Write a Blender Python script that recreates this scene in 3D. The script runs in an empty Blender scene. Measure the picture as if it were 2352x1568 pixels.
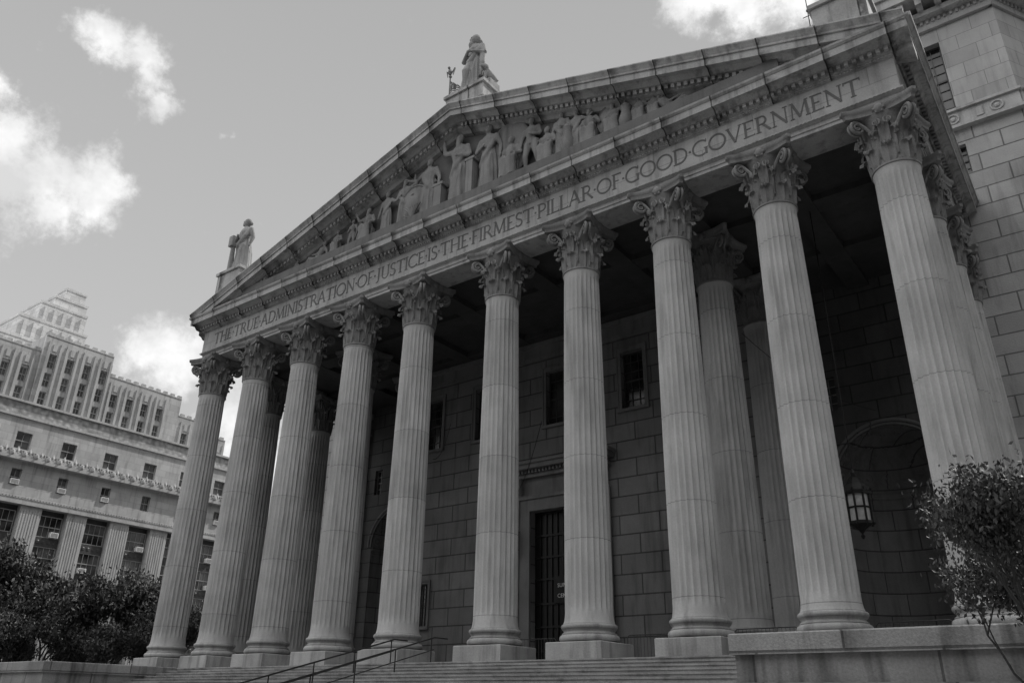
import bpy, math, random
from mathutils import Vector, Matrix, Euler
random.seed(7)
sc=bpy.context.scene
col=sc.collection
pi=math.pi
# ---------------------------------------------------------------- materials
def nmat(name):
    m=bpy.data.materials.new(name);m.use_nodes=True
    nt=m.node_tree;b=nt.nodes['Principled BSDF']
    return m,nt,b
def N(nt,t,**k):
    n=nt.nodes.new(t)
    for a,v in k.items(): setattr(n,a,v)
    return n
def mth(nt,op,a,b=None,c=None):
    n=N(nt,'ShaderNodeMath',operation=op)
    for i,x in enumerate((a,b,c)):
        if x is None: continue
        if isinstance(x,(int,float)): n.inputs[i].default_value=x
        else: nt.links.new(x,n.inputs[i])
    return n.outputs[0]
def mrange(nt,val,a,b,c,d,smooth=False):
    n=N(nt,'ShaderNodeMapRange')
    if smooth: n.interpolation_type='SMOOTHSTEP'
    nt.links.new(val,n.inputs[0])
    for i,x in enumerate((a,b,c,d)): n.inputs[i+1].default_value=x
    return n.outputs[0]
def noise(nt,vec,scale,detail=4,rough=.6,stretch=None):
    if stretch:
        mp=N(nt,'ShaderNodeMapping');mp.inputs['Scale'].default_value=stretch
        nt.links.new(vec,mp.inputs[0]);vec=mp.outputs[0]
    n=N(nt,'ShaderNodeTexNoise');n.inputs['Scale'].default_value=scale;n.inputs['Detail'].default_value=detail;n.inputs['Roughness'].default_value=rough
    nt.links.new(vec,n.inputs['Vector']);return n.outputs[0]
def stone(name,base,var=.25,streak=.3,bump=.25,joint=None,bricks=None,rough=.85,axis='x',mortar=.45,carve=0,brickvar=.12):
    m,nt,b=nmat(name)
    tc=N(nt,'ShaderNodeTexCoord').outputs['Object']
    geo=N(nt,'ShaderNodeNewGeometry').outputs['Position']
    n1=noise(nt,geo,.55,3);n2=noise(nt,geo,18,2,.7);n3=noise(nt,geo,2.4,3,.6,(1,1,.12))
    v=mth(nt,'MULTIPLY',mrange(nt,n1,.3,.7,1-var,1+var*.7),mrange(nt,n2,.25,.75,1-var*.6,1+var*.5))
    v=mth(nt,'MULTIPLY',v,mrange(nt,n3,.50,.70,1,1-streak))
    v=mth(nt,'MULTIPLY',v,base)
    h=n2
    if joint:
        pitch,wd,dark=joint
        sp=N(nt,'ShaderNodeSeparateXYZ');nt.links.new(tc,sp.inputs[0])
        rnd=N(nt,'ShaderNodeObjectInfo').outputs['Random']
        z=mth(nt,'ADD',sp.outputs['Z' if axis=='z' else 'X'],mth(nt,'MULTIPLY',rnd,pitch))
        fr=mth(nt,'MODULO',mth(nt,'ADD',z,200),pitch)
        line=mth(nt,'LESS_THAN',fr,wd)
        v=mth(nt,'MULTIPLY',v,mrange(nt,line,0,1,1,dark))
        if axis=='z':
            fl=mth(nt,'FLOOR',mth(nt,'DIVIDE',mth(nt,'ADD',z,200),pitch))
            wn=N(nt,'ShaderNodeTexWhiteNoise');wn.noise_dimensions='2D';cbx=N(nt,'ShaderNodeCombineXYZ');nt.links.new(fl,cbx.inputs[0]);nt.links.new(mth(nt,'MULTIPLY',rnd,91.7),cbx.inputs[1]);nt.links.new(cbx.outputs[0],wn.inputs['Vector'])
            v=mth(nt,'MULTIPLY',v,mrange(nt,wn.outputs['Value'],0,1,.92,1.08))
        if axis=='x':
            st=mth(nt,'MULTIPLY',mrange(nt,mth(nt,'ABSOLUTE',mth(nt,'SUBTRACT',fr,.03)),0,.55,1,0),mrange(nt,noise(nt,geo,1.3,4),.38,.55,0,1))
            v=mth(nt,'MULTIPLY',v,mrange(nt,st,0,.8,1,.28))
        h=mth(nt,'SUBTRACT',h,mth(nt,'MULTIPLY',line,1.5))
    if bricks:
        bw,bh,ms=bricks
        sp=N(nt,'ShaderNodeSeparateXYZ');nt.links.new(tc,sp.inputs[0])
        cb=N(nt,'ShaderNodeCombineXYZ');nt.links.new(mth(nt,'ADD',sp.outputs['X'],sp.outputs['Y']),cb.inputs[0]);nt.links.new(sp.outputs['Z'],cb.inputs[1])
        br=N(nt,'ShaderNodeTexBrick');nt.links.new(cb.outputs[0],br.inputs['Vector'])
        br.inputs['Scale'].default_value=1;br.inputs['Brick Width'].default_value=bw;br.inputs['Row Height'].default_value=bh
        br.inputs['Mortar Size'].default_value=ms;br.inputs['Mortar Smooth'].default_value=.35
        br.inputs['Color1'].default_value=(1-brickvar,)*3+(1,);br.inputs['Color2'].default_value=(1+brickvar,)*3+(1,);br.inputs['Mortar'].default_value=(mortar,)*3+(1,)
        bwn=N(nt,'ShaderNodeRGBToBW');nt.links.new(br.outputs['Color'],bwn.inputs[0])
        v=mth(nt,'MULTIPLY',v,bwn.outputs[0])
        h=mth(nt,'SUBTRACT',h,mth(nt,'MULTIPLY',br.outputs['Fac'],3.0))
    if carve:
        vo=N(nt,'ShaderNodeTexVoronoi');vo.feature='SMOOTH_F1';vo.inputs['Scale'].default_value=carve;nt.links.new(geo,vo.inputs['Vector'])
        d=vo.outputs['Distance'];v=mth(nt,'MULTIPLY',v,mrange(nt,d,.2,.6,1.1,.6));h=mth(nt,'SUBTRACT',h,mth(nt,'MULTIPLY',d,4))
    cc=N(nt,'ShaderNodeCombineColor')
    for i in range(3): nt.links.new(v,cc.inputs[i])
    nt.links.new(cc.outputs[0],b.inputs['Base Color'])
    b.inputs['Roughness'].default_value=rough
    bp=N(nt,'ShaderNodeBump');bp.inputs['Strength'].default_value=bump;bp.inputs['Distance'].default_value=.03
    nt.links.new(h,bp.inputs['Height']);nt.links.new(bp.outputs[0],b.inputs['Normal'])
    return m
def plain(name,v,rough=.6,metal=0,var=.2,sc_=6):
    m,nt,b=nmat(name)
    geo=N(nt,'ShaderNodeNewGeometry').outputs['Position']
    n=mrange(nt,noise(nt,geo,sc_,2),.3,.7,v*(1-var),v*(1+var))
    cc=N(nt,'ShaderNodeCombineColor')
    for i in range(3): nt.links.new(n,cc.inputs[i])
    nt.links.new(cc.outputs[0],b.inputs['Base Color'])
    b.inputs['Roughness'].default_value=rough;b.inputs['Metallic'].default_value=metal
    return m
M_shaft=stone('granite_shaft',.45,.16,.30,.25,joint=(3.1,.028,.58),axis='z')
M_stone=stone('granite',.38,.24,.4,.25)
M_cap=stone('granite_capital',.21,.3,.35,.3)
M_frieze=stone('granite_frieze',.36,.2,.4,.2,bricks=(4.2,6.0,.02),mortar=.7,brickvar=.05)
M_corn=stone('granite_cornice',.38,.28,.5,.25,joint=(2.15,.06,.3),axis='x')
M_relief=stone('granite_relief',.20,.25,.4,.2)
M_statue=stone('granite_statue',.30,.25,.35,.2)
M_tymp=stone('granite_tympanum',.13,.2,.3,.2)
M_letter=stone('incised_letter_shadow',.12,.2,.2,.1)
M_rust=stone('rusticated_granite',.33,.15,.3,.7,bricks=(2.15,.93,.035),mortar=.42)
M_wallin=stone('portico_wall_granite',.20,.18,.3,.7,bricks=(2.15,.93,.035),mortar=.38)  # darker copy of the rusticated granite, portico shade put into its colour
M_trimin=stone('portico_trim_granite',.19,.2,.3,.25)  # trim granite darkened too, interior shade is in the base tone
M_nichew=stone('niche_granite',.10,.2,.25,.7,bricks=(2.15,.93,.035),mortar=.4)  # darkest wall copy, shade of the recesses put into the colour
M_ashlar=stone('ashlar_granite',.36,.12,.2,.3,bricks=(1.5,.9,.018),mortar=.6)
M_dark=stone('shade_toned_plaster',.055,.25,.2,.2)  # near-black tone carries the shade under the portico ceiling
M_step=stone('step_granite',.32,.35,.35,.4)
M_pod=stone('podium_granite',.28,.35,.6,.4,bricks=(3.6,.95,.03),mortar=.4)
M_lime=stone('limestone',.40,.14,.3,.2,bricks=(1.6,.75,.02),mortar=.75)
M_limep=stone('limestone_plain',.41,.14,.3,.2)
M_limec=stone('limestone_carved',.38,.12,.2,.6,carve=2.2)
M_tower=stone('limestone_tower',.58,.1,.15,.2,bricks=(1.2,.6,.03),mortar=.7)
M_spand=plain('spandrel_metal',.045,.5)
M_metal=plain('dark_iron',.03,.45,.6)
M_rail=plain('handrail_iron',.04,.4,.5)
M_steel=plain('galvanised_steel',.10,.4,.6)
M_frame=plain('window_frame',.25,.5)
M_framed=plain('dark_window_frame',.04,.5)
M_ac=plain('air_conditioner_casing',.75,.5)
M_door=plain('door_bronze',.015,.4,.5)
M_white=plain('white_lettering',.7,.5)
M_asph=stone('asphalt',.06,.2,0,.3)
M_pave=stone('paving',.20,.2,0,.3,bricks=(1.2,1.2,.02))
M_ground=stone('ground_soil',.08,.3,0,.3)
M_bark=stone('bark',.06,.3,.4,.8)
def glassm():
    m,nt,b=nmat('window_glass')
    geo=N(nt,'ShaderNodeNewGeometry').outputs['Position']
    n=mrange(nt,noise(nt,geo,.5,1),.35,.65,.01,.10)
    cc=N(nt,'ShaderNodeCombineColor')
    for i in range(3): nt.links.new(n,cc.inputs[i])
    nt.links.new(cc.outputs[0],b.inputs['Base Color']);b.inputs['Roughness'].default_value=.12
    return m
M_glass=glassm()
M_lampglass=plain('frosted_lamp_glass',.45,.3)
def leafm(name,v):
    m,nt,b=nmat(name)
    oi=N(nt,'ShaderNodeNewGeometry')
    n=mrange(nt,oi.outputs['Random Per Island'],0,1,v*.45,v*1.6)
    cc=N(nt,'ShaderNodeCombineColor')
    for i in range(3): nt.links.new(n,cc.inputs[i])
    nt.links.new(cc.outputs[0],b.inputs['Base Color']);b.inputs['Roughness'].default_value=.6
    return m
M_leaf=leafm('foliage',.045);M_leaf2=leafm('small_tree_foliage',.055)
# ---------------------------------------------------------------- mesh builder
class MB:
    def __init__(s): s.v=[];s.f=[];s.m=[]
    def add(s,vs,fs,mi=0):
        o=len(s.v);s.v+=[tuple(x) for x in vs];s.f+=[tuple(i+o for i in f) for f in fs];s.m+=[mi]*len(fs)
    def box(s,x0,x1,y0,y1,z0,z1,mi=0):
        s.add([(x0,y0,z0),(x1,y0,z0),(x1,y1,z0),(x0,y1,z0),(x0,y0,z1),(x1,y0,z1),(x1,y1,z1),(x0,y1,z1)],
              [(0,3,2,1),(4,5,6,7),(0,1,5,4),(1,2,6,5),(2,3,7,6),(3,0,4,7)],mi)
    def loft(s,rings,cap=True,mi=0):
        n=len(rings[0]);vs=[p for r in rings for p in r];fs=[]
        for k in range(len(rings)-1):
            for i in range(n):
                j=(i+1)%n;fs.append((k*n+i,k*n+j,(k+1)*n+j,(k+1)*n+i))
        if cap: fs.append(tuple(range(n))[::-1]);fs.append(tuple((len(rings)-1)*n+i for i in range(n)))
        s.add(vs,fs,mi)
    def lathe(s,prof,n=32,c=(0,0,0),cap=True,mi=0):
        s.loft([[(c[0]+r*math.cos(2*pi*i/n),c[1]+r*math.sin(2*pi*i/n),c[2]+z) for i in range(n)] for r,z in prof],cap,mi)
    def tube(s,pts,rads,n=8,mi=0,flat=1):
        pts=[Vector(p) for p in pts]
        if isinstance(rads,(int,float)): rads=[rads]*len(pts)
        rings=[];up=None
        for k,p in enumerate(pts):
            d=(pts[min(k+1,len(pts)-1)]-pts[max(k-1,0)]).normalized()
            if up is None: up=Vector((0,0,1)) if abs(d.z)<.9 else Vector((1,0,0))
            a=d.cross(up)
            if a.length<1e-4: a=d.orthogonal()
            a.normalize();b=a.cross(d).normalized();up=b
            rings.append([p+a*rads[k]*flat*math.cos(2*pi*i/n)+b*rads[k]*math.sin(2*pi*i/n) for i in range(n)])
        s.loft(rings,True,mi)
    def sphere(s,c,r,n=12,mi=0):
        if isinstance(r,(int,float)): r=(r,r,r)
        rings=[]
        for k in range(n//2+1):
            t=-pi/2+pi*k/(n//2);cr=max(math.cos(t),.02)
            rings.append([(c[0]+r[0]*cr*math.cos(2*pi*i/n),c[1]+r[1]*cr*math.sin(2*pi*i/n),c[2]+r[2]*math.sin(t)) for i in range(n)])
        s.loft(rings,True,mi)
    def mesh(s,name,mats,smooth=None):
        me=bpy.data.meshes.new(name);me.from_pydata(s.v,[],s.f)
        for m in mats: me.materials.append(m)
        me.polygons.foreach_set('material_index',s.m)
        if smooth is not None:
            me.polygons.foreach_set('use_smooth',[True]*len(s.f))
            if smooth<180: me.set_sharp_from_angle(angle=math.radians(smooth))
        me.update();return me
W={}
def link(ob,parent=None,loc=(0,0,0),rz=0,sc3=None):
    """loc is in world space"""
    W[ob.name]=Vector(loc)
    ob.rotation_euler=(0,0,rz)
    if sc3: ob.scale=sc3
    if parent is not None:
        ob.parent=parent;ob.location=Vector(loc)-W[parent.name]
    else: ob.location=loc
    col.objects.link(ob);return ob
def add(name,mb,mats,parent=None,loc=(0,0,0),rz=0,smooth=None,sc3=None):
    if not isinstance(mats,(list,tuple)): mats=[mats]
    me=mb if isinstance(mb,bpy.types.Mesh) else mb.mesh(name,mats,smooth)
    return link(bpy.data.objects.new(name,me),parent,loc,rz,sc3)
def empty(name,loc,label=None,cat=None,group=None):
    e=bpy.data.objects.new(name,None);e.empty_display_size=.5;link(e,None,loc)
    return tag(e,label,cat,group)
def tag(o,label=None,cat=None,group=None,kind=None):
    if label:o['label']=label
    if cat:o['category']=cat
    if group:o['group']=group
    if kind:o['kind']=kind
    return o
def panel(name,outer,holes,th,mat,parent,loc,rz=0):
    """vertical slab: local x,z outline, front face at local y=0, body to +th"""
    cu=bpy.data.curves.new(name,'CURVE');cu.dimensions='2D';cu.fill_mode='BOTH';cu.extrude=th/2
    for poly in [outer]+holes:
        sp=cu.splines.new('POLY');sp.points.add(len(poly)-1);sp.use_cyclic_u=True
        for i,(a,b) in enumerate(poly): sp.points[i].co=(a,b,0,1)
    tmp=bpy.data.objects.new('tmp',cu);col.objects.link(tmp)
    dg=bpy.context.evaluated_depsgraph_get();me=bpy.data.meshes.new_from_object(tmp.evaluated_get(dg))
    bpy.data.objects.remove(tmp)
    me.transform(Matrix(((1,0,0,0),(0,0,-1,th/2),(0,1,0,0),(0,0,0,1))))
    me.materials.clear();me.materials.append(mat);me.name=name
    return add(name,me,[mat],parent,loc,rz)
def rect(x0,x1,z0,z1): return [(x0,z0),(x1,z0),(x1,z1),(x0,z1)]
def window(w,h,nx,nz,fr=.07,mats=(M_frame,M_glass),depth=.1):
    mb=MB();mb.box(-w/2,w/2,.05,.07,0,h,1)
    mb.box(-w/2,-w/2+fr,-.02,.06,0,h);mb.box(w/2-fr,w/2,-.02,.06,0,h);mb.box(-w/2+fr,w/2-fr,-.021,.06,0,fr);mb.box(-w/2+fr,w/2-fr,-.021,.06,h-fr,h)
    mb.box(-w/2+fr,w/2-fr,-.025,.055,h/2-fr*.6,h/2+fr*.6)
    for i in range(1,nx): x=-w/2+w*i/nx;mb.box(x-.02,x+.02,0,.052,fr,h-fr)
    for i in range(1,nz):
        z=h*i/nz
        if abs(z-h/2)>.05: mb.box(-w/2+fr,w/2-fr,.005,.051,z-.02,z+.02)
    return mb.mesh('window',list(mats))
# ---------------------------------------------------------------- layout
L=38.71;CX=L/2
XS=[0,4.2,8.4,12.6,16.8,21.91,26.11,30.31,34.51,38.71]
ZN=14.65;ZC=16.95;YW=12.4;YB=8.88;GZ=-3.7;PZ=-.6
court=empty('courthouse',(CX,6,GZ),'monumental granite courthouse with Corinthian portico and carved pediment','courthouse')
# ---- shaft mesh
def shaft_mesh():
    mb=MB();nf=24;sub=6;rings=[]
    zb=.62;H=ZN-zb
    levels=[0,.04,.12,.3,.42,.55,.75,1.2,3,5,7,9,11,H-.75,H-.5,H-.35,H-.22,H-.1,H]
    for z in levels:
        t=z/H;r=.86-.13*t**1.6
        ap=0
        if z<.3: ap=.06*(1-z/.3)**2
        if z>H-.25: ap=.05*((z-H+.25)/.25)**2
        r+=ap
        d=min(max((z-.38)/.35,0),1)*min(max((H-.3-z)/.35,0),1);d=math.sqrt(d)
        ring=[]
        for k in range(nf*sub):
            u=(k%sub)/sub
            fl=0
            if u>.01: fl=math.sin(pi*min(max((u-.12)/.88,0),1)) 
            rr=r-.08*d*max(fl,0)**.6
            a=2*pi*k/(nf*sub);ring.append((rr*math.cos(a),rr*math.sin(a),zb+z))
        rings.append(ring)
    mb.loft(rings);return mb.mesh('column',[M_shaft],40)
def base_mesh():
    mb=MB();P=[(1.06,0)]
    for k in range(9):
        a=-pi/2+pi*k/8;P.append((.94+.13*math.cos(a),.13+.13*math.sin(a)))
    P+=[(.97,.27),(.97,.30)]
    for k in range(7):
        a=pi*k/6;P.append((.955-.05*math.sin(a),.30+.12*k/6))
    P+=[(.97,.43)]
    for k in range(7):
        a=-pi/2+pi*k/6;P.append((.92+.085*math.cos(a),.52+.085*math.sin(a)))
    P+=[(.92,.62),(.5,.625)]
    mb.lathe(P,48);return mb.mesh('column_base',[M_stone],35)
def plinth_mesh():
    mb=MB();a=1.12;b=.03
    mb.loft([[(-x*q,-x2*q,z) for x,x2 in ((1,1),(-1,1),(-1,-1),(1,-1))] for q,z in ((a,PZ),(a,-b),(a-b,-.002))])
    return mb.mesh('plinth',[M_stone])
def capital_mesh():
    mb=MB()
    def rb(z):
        t=z/1.98;return .70+.05*t+.22*max(t-.55,0)**2/.2
    mb.lathe([(.76,-.06),(.80,-.03),(.80,.03),(.76,.06)]+[(rb(z),z) for z in (.07,.4,.8,1.1,1.4,1.6,1.8,1.98)],40)
    def leaf(ang,zb,h,w,curl,mi=0,nw=8,nh=12):
        g=[]
        ca,sa=math.cos(ang),math.sin(ang)
        for j in range(nh+1):
            s=j/nh
            if s<.66:
                z=zb+h*(s/.66)*.86;r=rb(min(z,1.9))+.035+.07*s
            else:
                a=(s-.66)/.34*pi*1.05
                z0=zb+h*.86;r0=rb(min(z0,1.9))+.035+.046
                r=r0+curl*(1-math.cos(a))*.8;z=z0+h*.14*1.15*math.sin(a)
            ww=w*(.62+.42*math.sin(pi*min(s*1.05,1)**.9))*(1+.16*abs(math.sin(s*15)))*(1 if s<.7 else 1-.75*((s-.7)/.3)**1.5)
            row=[]
            for i in range(nw+1):
                c=-1+2*i/nw
                rr=r-.10*c*c*(1 if s<.9 else .5)+.03*math.cos(c*9)+(.045 if abs(c)<.1 else 0)
                x=c*ww
                row.append((rr*ca-x*sa,rr*sa+x*ca,z-.05*c*c*h+.015*math.sin(s*30)))
            g.append(row)
        vs=[p for r in g for p in r];fs=[]
        n=nw+1
        for j in range(nh):
            for i in range(nw): fs.append((j*n+i,j*n+i+1,(j+1)*n+i+1,(j+1)*n+i))
        mb.add(vs,fs)
    for k in range(8): leaf(2*pi*k/8,.05,.72,.27,.15)
    for k in range(8): leaf(2*pi*(k+.5)/8,.30,1.02,.25,.19)
    for k in range(8): leaf(2*pi*(k+.25)/8+(pi/8 if k%2 else 0),.85,.72,.14,.12,nw=4,nh=8)
    # volutes
    for q in range(4):
        a=pi/4+q*pi/2;ca,sa=math.cos(a),math.sin(a)
        for side in (-1,1):
            pts=[];rad=[]
            for k in range(7):
                t=k/6;off=side*(.34*(1-t)+.07*t)
                r=.80+.36*t**1.5;z=1.02+.86*t**.75
                pts.append((r*ca-off*sa,r*sa+off*ca,z));rad.append(.05+.02*t)
            for k in range(1,30):
                t=k/29;th=pi/2-t*2*pi*1.85;R=.235*(1-t)**.8+.03
                r=1.16+ .02 +R*math.cos(th);z=1.65+R*math.sin(th)
                off=side*(.07+.03*t);pts.append((r*ca-off*sa,r*sa+off*ca,z));rad.append(.07*(1-.5*t))
            mb.tube(pts,rad,6)
        mb.sphere((1.17*ca,1.17*sa,1.65),(.12,.12,.09),8)
        a=q*pi/2;ca,sa=math.cos(a),math.sin(a)
        for side in (-1,1):
            pts=[];rad=[]
            for k in range(6):
                t=k/5;off=side*(.42-.22*t);r=.83+.08*t;z=1.05+.62*t
                pts.append((r*ca-off*sa,r*sa+off*ca,z));rad.append(.045)
            for k in range(1,18):
                t=k/17;th=pi/2-t*2*pi*1.4;R=.13*(1-t)**.8+.02
                off=side*(.20-R*math.cos(th)*1.0+0.0);r=.93;z=1.60+R*math.sin(th)
                pts.append((r*ca-off*sa,r*sa+off*ca,z));rad.append(.042*(1-.4*t))
            mb.tube(pts,rad,5)
        mb.sphere((.97*ca,.97*sa,2.12),(.17 if abs(sa)>.5 else .12,.17 if abs(ca)>.5 else .12,.19),10)
        for k in range(6):
            b2=2*pi*k/6;mb.sphere((.97*ca-.15*math.cos(b2)*sa,.97*sa+.15*math.cos(b2)*ca,2.12+.15*math.sin(b2)),.075,6)
    def ab(hw,dp,z):
        pts=[]
        for q in range(4):
            a=q*pi/2;ca,sa=math.cos(a),math.sin(a)
            for k in range(11):
                t=-1+2*k/10
                u=t*(hw-.10);v=-hw+dp*(1-t*t)
                pts.append((u*ca-v*sa,u*sa+v*ca,z))
        return pts
    mb.loft([ab(1.16,.24,1.97),ab(1.17,.24,2.08),ab(1.20,.24,2.13),ab(1.25,.25,2.17),ab(1.25,.25,ZC-ZN-.001)])
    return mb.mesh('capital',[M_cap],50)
SM=shaft_mesh();BM=base_mesh();PM=plinth_mesh();CM=capital_mesh()
def column(x,y):
    c=add('column',SM,None,court,(x,y,0))
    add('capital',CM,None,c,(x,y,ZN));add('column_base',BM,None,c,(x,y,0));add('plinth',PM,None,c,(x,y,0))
for x in XS: column(x,0)
for y in (4.2,8.4): column(0,y);column(L,y)
column(XS[7],4.2);column(XS[2],4.2)
for x,y in ((L,YW-.2),(0,YW-.2),(XS[7]+.15,YB+.25),(XS[2]-.15,YB+.25)): column(x,y)
# ---- entablature sweep
def usweep(mb,prof,mi=0,yback=YW):
    pa=lambda o,z:[(-o,yback,z),(-o,-o,z),(L+o,-o,z),(L+o,yback,z)]
    vs=[p for o,z in prof for p in pa(o,z)];fs=[]
    for k in range(len(prof)-1):
        for i in range(3): fs.append((k*4+i,k*4+i+1,(k+1)*4+i+1,(k+1)*4+i))
    mb.add(vs,fs,mi)
ent=MB()
usweep(ent,[(-.7,17.4),(-.7,ZC+.002),(.68,ZC+.002),(.68,17.10),(.72,17.11),(.72,17.28),(.75,17.29),(.80,17.33),(.86,17.36),(.86,17.42),(.77,17.44)])
x=-.7
while x<L+.7: ent.box(x,x+.08,-.885,-.861,17.36,17.415);x+=.15
entab=add('entablature',ent,M_stone,court)
fz=MB();usweep(fz,[(.77,17.44),(.77,18.80)]);add('frieze',fz,M_frieze,entab)
cn=MB();usweep(cn,[(.77,18.80),(.80,18.82),(.84,18.88),(.90,18.92),(.90,18.95),(.92,18.955),(.92,19.14),(1.10,19.15),(1.12,19.2),(1.18,19.26),(1.22,19.30),(1.44,19.31),(1.44,19.27),(1.47,19.27),(1.47,19.58),(1.50,19.59),(1.56,19.66),(1.58,19.74),(.3,19.84)])
x=-.95
while x<L+.95: cn.box(x,x+.14,-1.08,-.921,18.965,19.135);x+=.27
y=-.8
while y<YW-.3:
    cn.box(L+.921,L+1.08,y,y+.14,18.965,19.135);y+=.27
x=-.8
while x<L+.9: cn.box(x,x+.07,-.90,-.84,18.70+.12,18.86);x+=.13
add('cornice',cn,M_corn,entab)
# ---- inscription strokes
def arc(cx,cy,rx,ry,a0,a1,n=14): return [(cx+rx*math.cos(math.radians(a0+(a1-a0)*i/n)),cy+ry*math.sin(math.radians(a0+(a1-a0)*i/n))) for i in range(n+1)]
TK,TN=.125,.06
def stem(x,y0=0,y1=1,s0=True,s1=True):
    r=[([(x,y0),(x,y1)],TK)]
    if s0:r.append(([(x-.13,y0+.02),(x+.13,y0+.02)],.045))
    if s1:r.append(([(x-.13,y1-.02),(x+.13,y1-.02)],.045))
    return r
G={
'I':(.28,stem(.14)),
'T':(.82,stem(.41,0,.96,True,False)+[([(.02,.965),(.8,.965)],.07),([(.035,1.0),(.035,.83)],.045),([(.785,1.0),(.785,.83)],.045)]),
'H':(.9,stem(.15)+stem(.75)+[([(.15,.51),(.75,.51)],TN)]),
'E':(.66,stem(.15)+[([(.1,.965),(.6,.965)],.065),([(.15,.51),(.45,.51)],.06),([(.1,.035),(.62,.035)],.065),([(.59,1),(.59,.89)],.035),([(.61,0),(.61,.12)],.035)]),
'F':(.62,stem(.15)+[([(.1,.965),(.6,.965)],.065),([(.15,.51),(.45,.51)],.06),([(.59,1),(.59,.89)],.035)]),
'L':(.62,stem(.15)+[([(.1,.035),(.6,.035)],TN),([(.59,0),(.59,.14)],.04)]),
'R':(.8,stem(.15)+[([(.15,.965)]+arc(.35,.73,.22,.235,90,-90)+[(.15,.495)],.085),([(.38,.5),(.74,.02)],TK),([(.66,.02),(.8,.02)],.045)]),
'P':(.66,stem(.15)+[([(.15,.965)]+arc(.35,.72,.24,.245,90,-90)+[(.15,.475)],.085)]),
'U':(.86,stem(.16,.3,1,False)+[([(.70,1),(.70,.32)],TN),([(.6,.98),(.8,.98)],.045),(arc(.43,.32,.27,.30,180,360),.085)]),
'A':(.9,[([(.1,0),(.44,.98)],TN),([(.43,1.0),(.8,0)],TK),([(.22,.36),(.66,.36)],TN),([(0,.02),(.2,.02)],.045),([(.68,.02),(.92,.02)],.045)]),
'V':(.88,[([(.1,1),(.45,.02)],TK),([(.46,.02),(.78,1)],TN),([(0,.98),(.22,.98)],.045),([(.68,.98),(.88,.98)],.045)]),
'D':(.88,stem(.15)+[([(.15,.965)]+arc(.36,.5,.44,.465,90,-90)+[(.15,.035)],.095)]),
'M':(1.05,[([(.14,0),(.18,1)],TN),([(.18,1),(.52,.05)],TK),([(.52,.05),(.86,1)],TN),([(.86,1),(.92,0)],TK),([(.04,.02),(.24,.02)],.045),([(.8,.02),(1.03,.02)],.045),([(.06,.98),(.2,.98)],.045),([(.84,.98),(.99,.98)],.045)]),
'N':(.92,[([(.15,0),(.15,1)],TN),([(.13,.98),(.77,.02)],TK),([(.77,0),(.77,1)],TN),([(.05,.02),(.26,.02)],.045),([(.66,.98),(.88,.98)],.045),([(.03,.98),(.15,.98)],.045)]),
'S':(.58,[(arc(.29,.75,.2,.22,30,250,12)[:-1]+arc(.28,.26,.23,.235,75,-150,12),.095),([(.47,.98),(.47,.84)],.04),([(.07,.02),(.07,.18)],.04)]),
'O':(1.0,[(arc(.5,.5,.44,.47,0,360,26),.10)]),
'J':(.45,stem(.26,.1,1,False)+[(arc(.1,.1,.16,.2,0,-110,8),.08)]),
'C':(.86,[(arc(.5,.5,.44,.47,42,318,22),.10),([(.83,.99),(.83,.8)],.04),([(.83,.01),(.83,.2)],.04)]),
'G':(.92,[(arc(.5,.5,.44,.47,42,300,22),.10),([(.83,.99),(.83,.8)],.04),([(.8,.04),(.8,.44)],TK),([(.68,.44),(.92,.44)],.045)]),
'.':(.22,[([(.05,.5),(.17,.5)],.12)]),
}
def inscription(text,x0,x1,zb,h,yf):
    tot=sum(G[c][0] for c in text)*h;gap=((x1-x0)-tot)/(len(text)-1)
    mb=MB();x=x0;q=0
    for c in text:
        w,ss=G[c]
        for pts,th in ss:
            q+=1;dep=.012+.0015*(q%7)
            P=[Vector((x+a*h,zb+b*h)) for a,b in pts];hw=th*h/2;l=[];r=[]
            for k,p in enumerate(P):
                d=(P[min(k+1,len(P)-1)]-P[max(k-1,0)]).normalized();nrm=Vector((-d.y,d.x))
                l.append(p+nrm*hw);r.append(p-nrm*hw)
            n=len(P);vs=[(a.x,yf-dep,a.y) for a in l]+[(a.x,yf-dep,a.y) for a in r]+[(a.x,yf+.01,a.y) for a in l]+[(a.x,yf+.01,a.y) for a in r];fs=[]
            for k in range(n-1):
                fs+=[(k,n+k,n+k+1,k+1),(k,k+1,2*n+k+1,2*n+k),(n+k,3*n+k,3*n+k+1,n+k+1)]
            fs+=[(0,2*n,3*n,n),(n-1,2*n-1,4*n-1,3*n-1)]
            mb.add(vs,fs)
        x+=w*h+gap
    return mb
add('inscription',inscription('THE.TRUE.ADMINISTRATION.OF.JUSTICE.IS.THE.FIRMEST.PILLAR.OF.GOOD.GOVERNMENT',.35,38.3,17.76,.74,-.77),M_letter,entab)
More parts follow.
